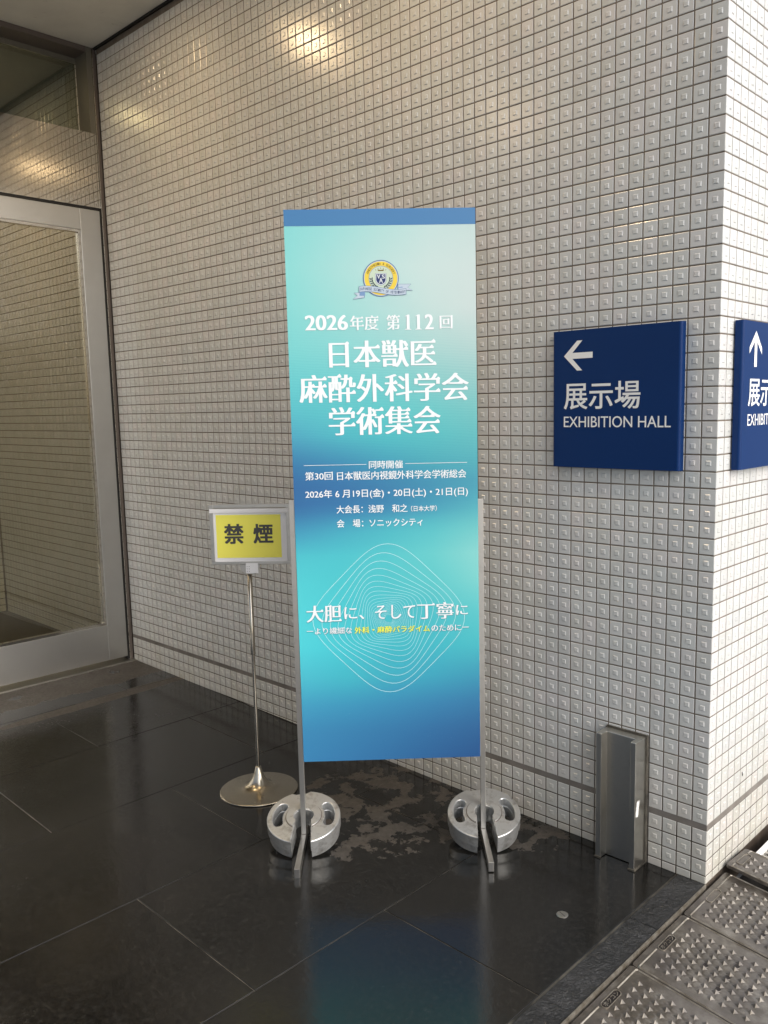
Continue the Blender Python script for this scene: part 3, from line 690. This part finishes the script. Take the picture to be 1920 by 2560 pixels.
# round crest
EX, EZ = 0.3172, 1.9062
def disc(r, y, mat, name, x=EX, z=EZ, sx=1.0, n=48):
    return poly2([(x + r * sx * math.cos(2 * math.pi * k / n), z + r * math.sin(2 * math.pi * k / n)) for k in range(n)], y).build(name, mat, board)
disc(0.0572, YT, M['em_blue'], 'crest_rim'); disc(0.0545, YT - 0.0001, M['em_rib'], 'crest_rim'); disc(0.0525, YT - 0.0002, M['em_yel'], 'crest_ring')
disc(0.0390, YT - 0.0003, M['em_blue'], 'crest_ring'); disc(0.0378, YT - 0.0004, M['em_pale'], 'crest_field')
def shield(w_, h_, y, mat, dz=0.0):
    p = [(-w_, h_ * 0.62), (-w_, -h_ * 0.35), (-w_ * 0.8, -h_ * 0.68), (-w_ * 0.4, -h_ * 0.9), (0, -h_), (w_ * 0.4, -h_ * 0.9), (w_ * 0.8, -h_ * 0.68), (w_, -h_ * 0.35), (w_, h_ * 0.62)]
    return poly2([(EX + a, EZ + 0.001 + dz + b) for a, b in p], y).build('crest_shield', mat, board)
shield(0.0180, 0.0235, YT - 0.0005, M['em_blue']); shield(0.0170, 0.0222, YT - 0.0006, M['em_wht']); shield(0.0148, 0.0196, YT - 0.0007, M['em_navy'])
lettering('lettering', 'V', (EX - 0.0125, EZ - 0.001, EX - 0.002, EZ + 0.0115), M['em_wht'], board, 'm', YT - 0.0009)
lettering('lettering', 'S', (EX + 0.003, EZ - 0.001, EX + 0.0125, EZ + 0.0115), M['em_wht'], board, 'm', YT - 0.0009)
lettering('lettering', 'A', (EX - 0.006, EZ - 0.014, EX + 0.006, EZ + 0.001), M['em_wht'], board, 'm', YT - 0.0011)
mb = MB()
for k in range(5):
    a_ = R(90 + (k - 2) * 17); rr_ = 0.030
    c_, s_ = math.cos(a_), math.sin(a_); px, pz = EX + rr_ * c_ * 0.9, EZ + rr_ * s_
    mb.add([(px - 0.0012 * s_, YT - 0.0005, pz + 0.0012 * c_), (px + 0.0012 * s_, YT - 0.0005, pz - 0.0012 * c_), (px + c_ * 0.005, YT - 0.0005, pz + s_ * 0.005)], [(0, 1, 2)])
poly2([(EX - 0.0085, EZ + 0.0225), (EX + 0.0085, EZ + 0.0225), (EX + 0.0105, EZ + 0.0275), (EX, EZ + 0.026), (EX - 0.0105, EZ + 0.0275)], YT - 0.0005, mb)
mb.build('crest_crown', M['em_gold'], board)
mb = MB()
for sgn in (-1, 1):
    for k in range(6):
        a_ = -math.pi / 2 + sgn * R(16 + k * 13); rr_ = 0.0305
        px, pz = EX + rr_ * math.cos(a_), EZ + rr_ * math.sin(a_); b_ = a_ + sgn * R(50)
        for b2 in (b_, b_ + sgn * R(70)):
            ux, uz = math.cos(b2), math.sin(b2); L_ = 0.0098
            pp = [(px, pz), (px + ux * L_ * 0.5 - uz * 0.0023, pz + uz * L_ * 0.5 + ux * 0.0023), (px + ux * L_, pz + uz * L_), (px + ux * L_ * 0.5 + uz * 0.0023, pz + uz * L_ * 0.5 - ux * 0.0023)]
            poly2(pp[::-1], YT - 0.0005 - 0.00001 * k, mb)
mb.build('crest_laurel', M['em_dark'], board)
def arc_text(body, r_, a0, a1, h, wd, mat, y):
    n = len(body)
    for i, ch in enumerate(body):
        if ch == ' ': continue
        a_ = a0 + (a1 - a0) * i / (n - 1)
        o = lettering('lettering', ch, (-wd / 2, -h / 2, wd / 2, h / 2), mat, board, 'b', y)
        o.location = (EX + r_ * math.cos(a_), 0, EZ + r_ * math.sin(a_)); o.rotation_euler = (0, -(a_ - math.pi / 2), 0)
arc_text('ANESTHESIA & SURGERY', 0.0455, R(158), R(20), 0.0075, 0.0050, M['em_gold'], YT - 0.0005)
# ribbon
def rib_z(u): return EZ - 0.0385 - 0.0080 * math.sin(u * 1.35) * 1.0 + 0.0035 * 0
def ribbon(x0, x1, hw, y, mat, name):
    mb = MB(); n = 30; vv = []
    for i in range(n + 1):
        x = x0 + (x1 - x0) * i / n; u = (x - EX) / 0.045
        zc = EZ - 0.0380 + (-0.0062) * math.sin(u * math.pi / 2 * 0.9) * (1 if abs(u) < 2 else 1) + 0.0
        vv += [(x, y, zc - hw), (x, y, zc + hw)]
    mb.add(vv, [(2 * i, 2 * i + 2, 2 * i + 3, 2 * i + 1) for i in range(n)]); return mb.build(name, mat, board)
for sx, tx_ in ((-1, 0.2311), (1, 0.4120)):
    zc = EZ - 0.0415 if sx < 0 else EZ - 0.037
    xa = EX + sx * 0.055; d = -0.0085 if sx < 0 else 0.0105
    pp = [(xa, zc - 0.009 + d), (xa, zc + 0.007 + d), (tx_, zc + 0.006 + d * 1.1), (tx_ - sx * 0.010, zc - 0.003 + d), (tx_ + sx * 0.004, zc - 0.013 + d * 1.1)]
    if sx > 0: pp = pp
    for gsc, mt_, yy in ((1.10, M['em_blue'], YT - 0.0006), (1.0, M['em_rib'], YT - 0.0007)):
        mx_, mz_ = sum(p[0] for p in pp) / 5, sum(p[1] for p in pp) / 5
        q = [(mx_ + (a - mx_) * gsc, mz_ + (b - mz_) * gsc) for a, b in pp]
        if sx < 0: q = q
        area = sum(q[i][0] * q[(i + 1) % 5][1] - q[(i + 1) % 5][0] * q[i][1] for i in range(5))
        if area < 0: q = q[::-1]
        poly2(q, yy).build('crest_ribbon_tail', mt_, board)
    fx0 = EX + sx * 0.052
    q = [(fx0, zc - 0.004 + d), (fx0 + sx * 0.018, zc - 0.003 + d), (fx0 + sx * 0.016, zc + 0.006 + d * 0.4), (fx0, zc + 0.008)]
    area = sum(q[i][0] * q[(i + 1) % 4][1] - q[(i + 1) % 4][0] * q[i][1] for i in range(4))
    poly2(q if area > 0 else q[::-1], YT - 0.0008).build('crest_ribbon_fold', M['em_rib2'], board)
ribbon(0.2465, 0.3975, 0.0094, YT - 0.0010, M['em_blue'], 'crest_ribbon'); ribbon(0.2477, 0.3963, 0.0082, YT - 0.0011, M['em_rib'], 'crest_ribbon')
sx_ = 'JAPANESE SOCIETY OF VETERINARY'
for i, ch in enumerate(sx_):
    if ch == ' ': continue
    x = 0.2515 + (0.3925 - 0.2515) * i / (len(sx_) - 1); u = (x - EX) / 0.045
    zc = EZ - 0.0380 - 0.0062 * math.sin(u * math.pi / 2 * 0.9)
    sl_ = -0.0062 * math.pi / 2 * 0.9 / 0.045 * math.cos(u * math.pi / 2 * 0.9)
    o = lettering('lettering', ch, (-0.0018, -0.0042, 0.0018, 0.0042), M['em_navy'], board, 'b', YT - 0.0013)
    o.location = (x, 0, zc); o.rotation_euler = (0, -math.atan(sl_), 0)

# ================================================================ FOOT WEIGHTS
def slot_outline(Rr, hub, w0, w1, n=56, notch=0.0):
    a0 = math.asin(w1 / Rr); pts = []
    for k in range(n + 1):
        a = a0 + (2 * math.pi - 2 * a0) * k / n
        r_ = Rr
        if notch and abs(a - math.pi * 1.05) < 0.17: r_ = Rr - notch
        pts.append((r_ * math.cos(a), r_ * math.sin(a)))
    b0 = math.asin(w0 / hub)
    for k in range(17):
        a = -b0 - (2 * math.pi - 2 * b0) * k / 16
        pts.append((hub * math.cos(a), hub * math.sin(a)))
    return pts[::1]
def kidney(sgn, r0, r1, half):
    pts = []
    n = 10
    for k in range(n + 1): a = sgn * math.pi / 2 - half + 2 * half * k / n + 0.12 * sgn; pts.append((r1 * math.cos(a), r1 * math.sin(a)))
    c = 0.5 * (r0 + r1); h = 0.5 * (r1 - r0)
    ae = sgn * math.pi / 2 + half + 0.12 * sgn
    for k in range(1, 6):
        b = k * math.pi / 6; pts.append((c * math.cos(ae) + h * (math.cos(b) * math.cos(ae) - math.sin(b) * math.sin(ae)), c * math.sin(ae) + h * (math.cos(b) * math.sin(ae) + math.sin(b) * math.cos(ae))))
    for k in range(n + 1): a = sgn * math.pi / 2 + half - 2 * half * k / n + 0.12 * sgn; pts.append((r0 * math.cos(a), r0 * math.sin(a)))
    ae = sgn * math.pi / 2 - half + 0.12 * sgn
    for k in range(1, 6):
        b = math.pi + k * math.pi / 6; pts.append((c * math.cos(ae) + h * (math.cos(b) * math.cos(ae) - math.sin(b) * math.sin(ae)), c * math.sin(ae) + h * (math.cos(b) * math.sin(ae) + math.sin(b) * math.cos(ae))))
    return pts
RW = 0.126
up = curve_plate([slot_outline(RW, 0.034, 0.026, 0.033, notch=0.010), kidney(1, 0.073, 0.106, 0.44), kidney(-1, 0.073, 0.106, 0.44)], 0.0175, 0.004, 'upper')
lo = curve_plate([slot_outline(RW - 0.0055, 0.035, 0.027, 0.034), kidney(1, 0.074, 0.105, 0.42), kidney(-1, 0.074, 0.105, 0.42)], 0.0185, 0.002, 'lower')
hb = curve_plate([slot_outline(0.060, 0.0345, 0.0262, 0.0325)], 0.0012, 0.0012, 'hub')
gr = curve_plate([slot_outline(0.0625, 0.0352, 0.0262, 0.0332)], 0.0005, 0.0, 'groove')
for me in (up, lo, hb):
    for p in me.polygons: p.use_smooth = False
def weight(loc, rz, tilt, label):
    r_ = empty('stand_weight', loc, (0, 0, 0))
    # tilted about its front lower edge, as it rides on the foot bar
    mt = Matrix.Rotation(rz, 4, 'Z') @ Matrix.Translation((RW, 0, 0)) @ Matrix.Rotation(tilt, 4, 'Y') @ Matrix.Translation((-RW, 0, 0))
    r_.matrix_world = Matrix.Translation(loc) @ mt
    link('lower_ring', lo, M['galv'], r_, (0, 0, 0.0205)); link('upper_ring', up, M['galv'], r_, (0, 0, 0.0515))
    link('hub', hb, M['galv'], r_, (0, 0, 0.0750)); link('groove', gr, M['bronze'], r_, (0, 0, 0.0734))
    tag(r_, label, 'weight', 'slotted round weights on the stand feet'); return r_
fr_ = math.atan2(-0.70833, 0.70588)
weight((-1.150, -0.662, fz(-1.15) + 0.0005), fr_, R(15), 'silver slotted round iron weight on the left foot of the banner stand')
weight((-0.709, -0.222, 0.0005), fr_, R(15), 'silver slotted round iron weight on the right foot of the banner stand')

# ================================================================ NO SMOKING STAND
AN = math.atan2(0.65, 0.76)
ns = empty('notice_stand', (-1.5945, -0.531, fz(-1.59) + 0.0005), (0, 0, AN))
tag(ns, 'steel pole stand with a yellow no smoking notice, left of the tall banner', 'sign stand')
prof = [(0.1515, 0.0), (0.1525, 0.0025), (0.150, 0.0045)]
for k in range(1, 25):
    r_ = 0.150 - (0.150 - 0.0115) * k / 24
    z_ = 0.0045 + 0.014 * (1 - r_ / 0.15) + 0.072 * math.exp(-(r_ - 0.0115) / 0.0175)
    prof.append((r_, z_))
prof.append((0.0095, 0.0925))
MB().lathe(prof, 72).build('base', M['disc'], ns, smooth=True)
MB().lathe([(0.0064, 0.088), (0.0064, 0.56)], 20).build('pole', M['pole'], ns, smooth=True)
MB().lathe([(0.0066, 0.548), (0.0092, 0.549), (0.0095, 0.552), (0.0095, 0.888), (0.0001, 0.889)], 24).build('upper_pole', M['pole'], ns, smooth=True)
MB().lathe([(0.0112, 0.080), (0.0112, 0.0945), (0.0064, 0.0955)], 24).build('collar', M['pole'], ns, smooth=True)
Yn = -0.012; xc = 0.006
fb = MB()
fx0, fx1, fz0, fz1 = -0.1405, 0.1665, 0.906, 1.136
for q in ((fx0, fx0 + 0.015, fz0 + 0.012, fz1), (fx1 - 0.015, fx1, fz0 + 0.012, fz1)): MB().box(q[0], q[1], Yn - 0.004, Yn + 0.010, q[2], q[3]).build('frame_side', M['steel'], ns, 0.001)
MB().box(fx0, fx1, Yn - 0.0045, Yn + 0.010, fz0, fz0 + 0.0118).build('frame_bottom', M['steel'], ns, 0.001)
MB().box(fx0 + 0.004, fx1 - 0.002, Yn + 0.000, Yn + 0.0105, fz1 - 0.014, fz1).build('frame_top', M['steel'], ns, 0.001)
MB().box(fx0 + 0.004, fx1 - 0.004, Yn + 0.0103, Yn + 0.0120, fz0 + 0.002, fz1 - 0.002).build('back_plate', M['steel_dark'], ns)
MB().box(-0.1385, 0.1640, Yn - 0.0075, Yn - 0.0055, 1.1045, 1.1200).build('top_flap', M['paper'], ns)
pp = MB().box(-0.1255, 0.1513, Yn - 0.0022, Yn - 0.0002, fz0 + 0.0118, 1.1170).build('notice_sheet', M['paper'], ns)
MB().add([(-0.1165, Yn - 0.0028, 0.9320), (0.1305, Yn - 0.0028, 0.9320), (0.1305, Yn - 0.0028, 1.0965), (-0.1165, Yn - 0.0028, 1.0965)], [(0, 1, 2, 3)]).build('yellow_print', M['yellowp'], pp)
lettering('lettering', '禁', (-0.0868, 0.9855, -0.0120, 1.0620), M['blackp'], pp, 'bb', Yn - 0.0034)
lettering('lettering', '煙', (0.0247, 0.9865, 0.1005, 1.0610), M['blackp'], pp, 'bb', Yn - 0.0034)
n = 14; pts = [(xc + 0.039 * math.cos(math.pi + math.pi * k / n), 0.9045 + 0.0365 * math.sin(math.pi + math.pi * k / n)) for k in range(n + 1)]
mb = MB(); N_ = len(pts)
mb.add([(a, Yn - 0.002, b) for a, b in pts] + [(a, Yn + 0.008, b) for a, b in pts], [tuple(range(N_)), tuple(range(2 * N_ - 1, N_ - 1, -1))] + [(i, i + N_, (i + 1) % N_ + N_, (i + 1) % N_) for i in range(N_)])
br = mb.build('bracket', M['steel'], ns)
MB().box(-0.0095, 0.0385, Yn - 0.0050, Yn - 0.0022, 0.8720, 0.9115).build('bracket_plate', M['paper'], ns, 0.001)
hm = MB()
for a in (-0.004, 0.004):
    for b in (0.880, 0.889, 0.898): MB_ = hm.add([(a + 0.0014 * math.cos(k * math.pi / 4), Yn - 0.0053, b + 0.0014 * math.sin(k * math.pi / 4)) for k in range(8)], [tuple(range(8))])
hm.build('rivet_hole', M['blackp'], ns)

# ================================================================ IRON GRATES outside the kerb (paving falls away to the right)
SLOPE = math.atan(0.11)
def star(mb, x, y, s=0.0108, h=0.0085, z=0.0):
    w_ = s * 0.52; base = []
    for k in range(8):
        a = k * math.pi / 4 + R(12); r_ = s if k % 2 == 0 else w_; base.append((x + r_ * math.cos(a), y + r_ * math.sin(a), z))
    mb.add(base + [(x, y, z + h)], [(i, (i + 1) % 8, 8) for i in range(8)])
GW, GL = 0.3465, 0.3025
def grate(loc, rot, label, text=True, nx=9, ny=8, gl=GL, th=0.020):
    r_ = empty('iron_grate', loc, rot)
    rc = 0.010; pts = []
    for (ax, ay, st_) in ((GW - rc, -rc, 0), (rc, -rc, 90), (rc, -gl + rc, 180), (GW - rc, -gl + rc, 270)):
        for k in range(5): a = R(st_ + 90 * k / 4); pts.append((ax + rc * math.cos(a), ay + rc * math.sin(a)))
    MB().prism(pts, -th, 0.0).build('plate', M['iron'], r_)
    # raised rim bead set in from the edge
    rm = MB(); hw = 0.0026
    def bead(p, q):
        nonlocal rm
        d = Vector((q[0] - p[0], q[1] - p[1])); L_ = d.length; d /= L_; nx_, ny_ = -d.y * hw, d.x * hw
        e = 0.0006
        rm.add([(p[0] - nx_, p[1] - ny_, 0.0002), (q[0] - nx_, q[1] - ny_, 0.0002), (q[0] + nx_, q[1] + ny_, 0.0002), (p[0] + nx_, p[1] + ny_, 0.0002), (p[0], p[1], 0.0028), (q[0], q[1], 0.0028)],
               [(0, 1, 5, 4), (3, 4, 5, 2), (0, 4, 3), (1, 2, 5)])
    o_ = 0.0085; ym, yn_ = -gl / 2 + 0.0, 0.046
    xl = 0.0185
    path = [(GW - 0.004, -0.004), (xl + 0.005, -0.0045), (xl, -o_), (xl, ym + yn_)]
    for a_, b_ in zip(path, path[1:]): bead(a_, b_)
    rm.build('rim', M['iron_edge'], r_); rm = MB()
    path = [(xl, ym - yn_), (xl, -gl + o_), (xl + 0.005, -gl + 0.0045), (GW - 0.004, -gl + 0.004)]
    for a_, b_ in zip(path, path[1:]): bead(a_, b_)
    rm.build('rim', M['iron_edge'], r_)
    # oval name cartouche
    em = MB(); n = 24; ex_, ey = 0.0275, ym
    def oval(r, hl, k):
        a = 2 * math.pi * k / n; return (ex_ + r * math.cos(a), ey + r * math.sin(a) + (hl if math.sin(a) > 0 else -hl))
    for k in range(n):
        p0, p1 = oval(0.0115, 0.029, k), oval(0.0115, 0.029, k + 1); q0, q1 = oval(0.0098, 0.029, k), oval(0.0098, 0.029, k + 1)
        em.add([(*p0, 0.0003), (*p1, 0.0003), (*p1, 0.0026), (*p0, 0.0026), (*q0, 0.0026), (*q1, 0.0026), (*q0, 0.0003), (*q1, 0.0003)], [(0, 1, 2, 3), (3, 2, 5, 4), (4, 5, 7, 6)])
    cart = em.build('cartouche', M['iron_edge'], r_)
    pl = MB().add([(*oval(0.0097, 0.029, k), 0.0004) for k in range(n)], [tuple(range(n))]).build('cartouche_field', M['hole'] if text else M['iron'], r_)
    if text:
        vs_, fs_ = glyphs('ホクコン', 0.012)
        xs_ = [v[0] for v in vs_]; ys_ = [v[1] for v in vs_]; x0, x1, y0_, y1_ = min(xs_), max(xs_), min(ys_), max(ys_)
        tx2 = [((v[1] - y0_) / (y1_ - y0_), (v[0] - x0) / (x1 - x0)) for v in vs_]
        mb = MB(); mb.add([(ex_ + 0.0068 - 0.0136 * a, ey - 0.033 + 0.066 * b, 0.0022) for a, b in tx2] , fs_)
        mb.build('raised_lettering', M['iron_edge'], cart)
    st = MB(); x0_, px_, y0g, py_ = 0.0495, 0.0308, -0.048, 0.0303
    holes = [(0.1427, -0.154), (0.2043, -0.0935), (0.2043, -0.154), (0.2043, -0.2147), (0.2659, -0.154)]
    holes = [(a - 0.0008, b) for a, b in holes]
    for i in range(nx):
        for j in range(ny):
            x, y = x0_ + i * px_ + 0.001, y0g - j * py_
            if y < -gl + 0.03: continue
            star(st, x, y)
            cx_, cy_ = x + px_ / 2, y - py_ / 2
            if i < nx - 1 and j < ny - 1 and cy_ > -gl + 0.03 and not any(abs(cx_ - h[0]) < 0.012 and abs(cy_ - h[1]) < 0.012 for h in holes):
                m_ = 12; ring = [(cx_ + 0.0125 * math.cos(2 * math.pi * k / m_), cy_ + 0.0125 * math.sin(2 * math.pi * k / m_), 0.00015) for k in range(m_)]
                st.add(ring + [(cx_ + (q[0] - cx_) * 0.6, cy_ + (q[1] - cy_) * 0.6, 0.0010) for q in ring], [(k, (k + 1) % m_, m_ + (k + 1) % m_, m_ + k) for k in range(m_)] + [tuple(range(m_, 2 * m_))])
    tag(st.build('studs', M['iron'], r_), kind='stuff')
    for hx, hy in holes:
        if hy < -gl + 0.03: continue
        h_ = MB().lathe([(0.0100, 0.0002), (0.0088, 0.0012), (0.0078, 0.0009), (0.0076, 0.0003)], 20).build('drain_hole', M['iron'], r_)
        h_.location = (hx, hy, 0)
        d_ = MB().lathe([(0.0001, 0.0007), (0.0078, 0.0007)], 20).build('hole_shadow', M['hole'], h_)
    tag(r_, label, 'drain cover', 'cast iron drain covers along the kerb'); return r_
gx = 0.0120
grate((gx, 0.1225, -0.006), (0, SLOPE, 0), 'studded iron drain cover lying against the foot of the wall corner', False)
grate((gx, -0.1840, -0.006), (0, SLOPE, 0), 'studded iron drain cover with a worn pale border, second out from the wall corner', True)
grate((gx, -0.4890, -0.006), (0, SLOPE, 0), 'brownest studded iron drain cover, third out from the wall corner', True)
grate((gx + 0.006, 0.2700, 0.016), (R(-1.5), SLOPE * 0.75, R(-3)), 'dark iron drain cover sitting raised over its neighbour beside the white wall', False, gl=0.145, th=0.010)
# bed under the grates
gt = MB().add([(0.0048, -4, -0.0895), (0.36, -4, -0.0895), (0.36, 3, -0.0895), (0.0048, 3, -0.0895)], [(0, 1, 2, 3)]).build('gutter_bed', M['hole'])
tag(gt, kind='structure')
sidew = MB().add([(gx + GW * 0.994 + 0.004, -4, -0.006 - 0.11 * GW - 0.002), (3.2, -4, -0.085), (3.2, 3, -0.085), (gx + GW * 0.994 + 0.004, 3, -0.006 - 0.11 * GW - 0.002)], [(0, 1, 2, 3)]).build('pavement', M['pave'])
tag(sidew, kind='structure')
# slot drain further along the wall
dr = empty('slot_drain', (0, 0, 0)); tag(dr, 'steel slot drain with a bright white edge strip at the foot of the white wall', 'drain')
box('edge_strip', 0.046, 0.062, 0.277, 1.4, -0.02, 0.006, M['white'], dr, 0.001)
box('edge_strip', 0.235, 0.250, 0.277, 1.4, -0.03, 0.000, M['white'], dr, 0.001)
for k in range(40):
    y = 0.285 + k * 0.026
    box('slat', 0.0625, 0.2345, y, y + 0.013, -0.02, -0.001, M['steel'], dr)
box('drain_channel', 0.0625, 0.2345, 0.27, 1.4, -0.05, -0.022, M['hole'], dr)
bm_ = MB()
ring = [(0.0, 0.0022 * math.cos(k * 0.785) * (1.0 + 0.5 * math.sin(2.3 * k)), 0.0105 * math.sin(k * 0.785) * (1 + 0.3 * math.cos(1.7 * k))) for k in range(8)]
bm_.add(ring + [(0.0022, 0.0004, -0.004), (0.0014, -0.0006, 0.005)], [(0, 1, 9), (1, 2, 9), (2, 3, 9), (3, 4, 9), (4, 8, 9), (4, 5, 8), (5, 6, 8), (6, 7, 8), (7, 0, 8), (0, 9, 8)])
bug = bm_.build('rust_spot', M['hole'])
bug.location = (0.0006, 0.262, 0.275); bug.rotation_euler = (R(8), 0, 0); tag(bug, 'small dark scab of dirt stuck low on the white wall', 'dirt spot')
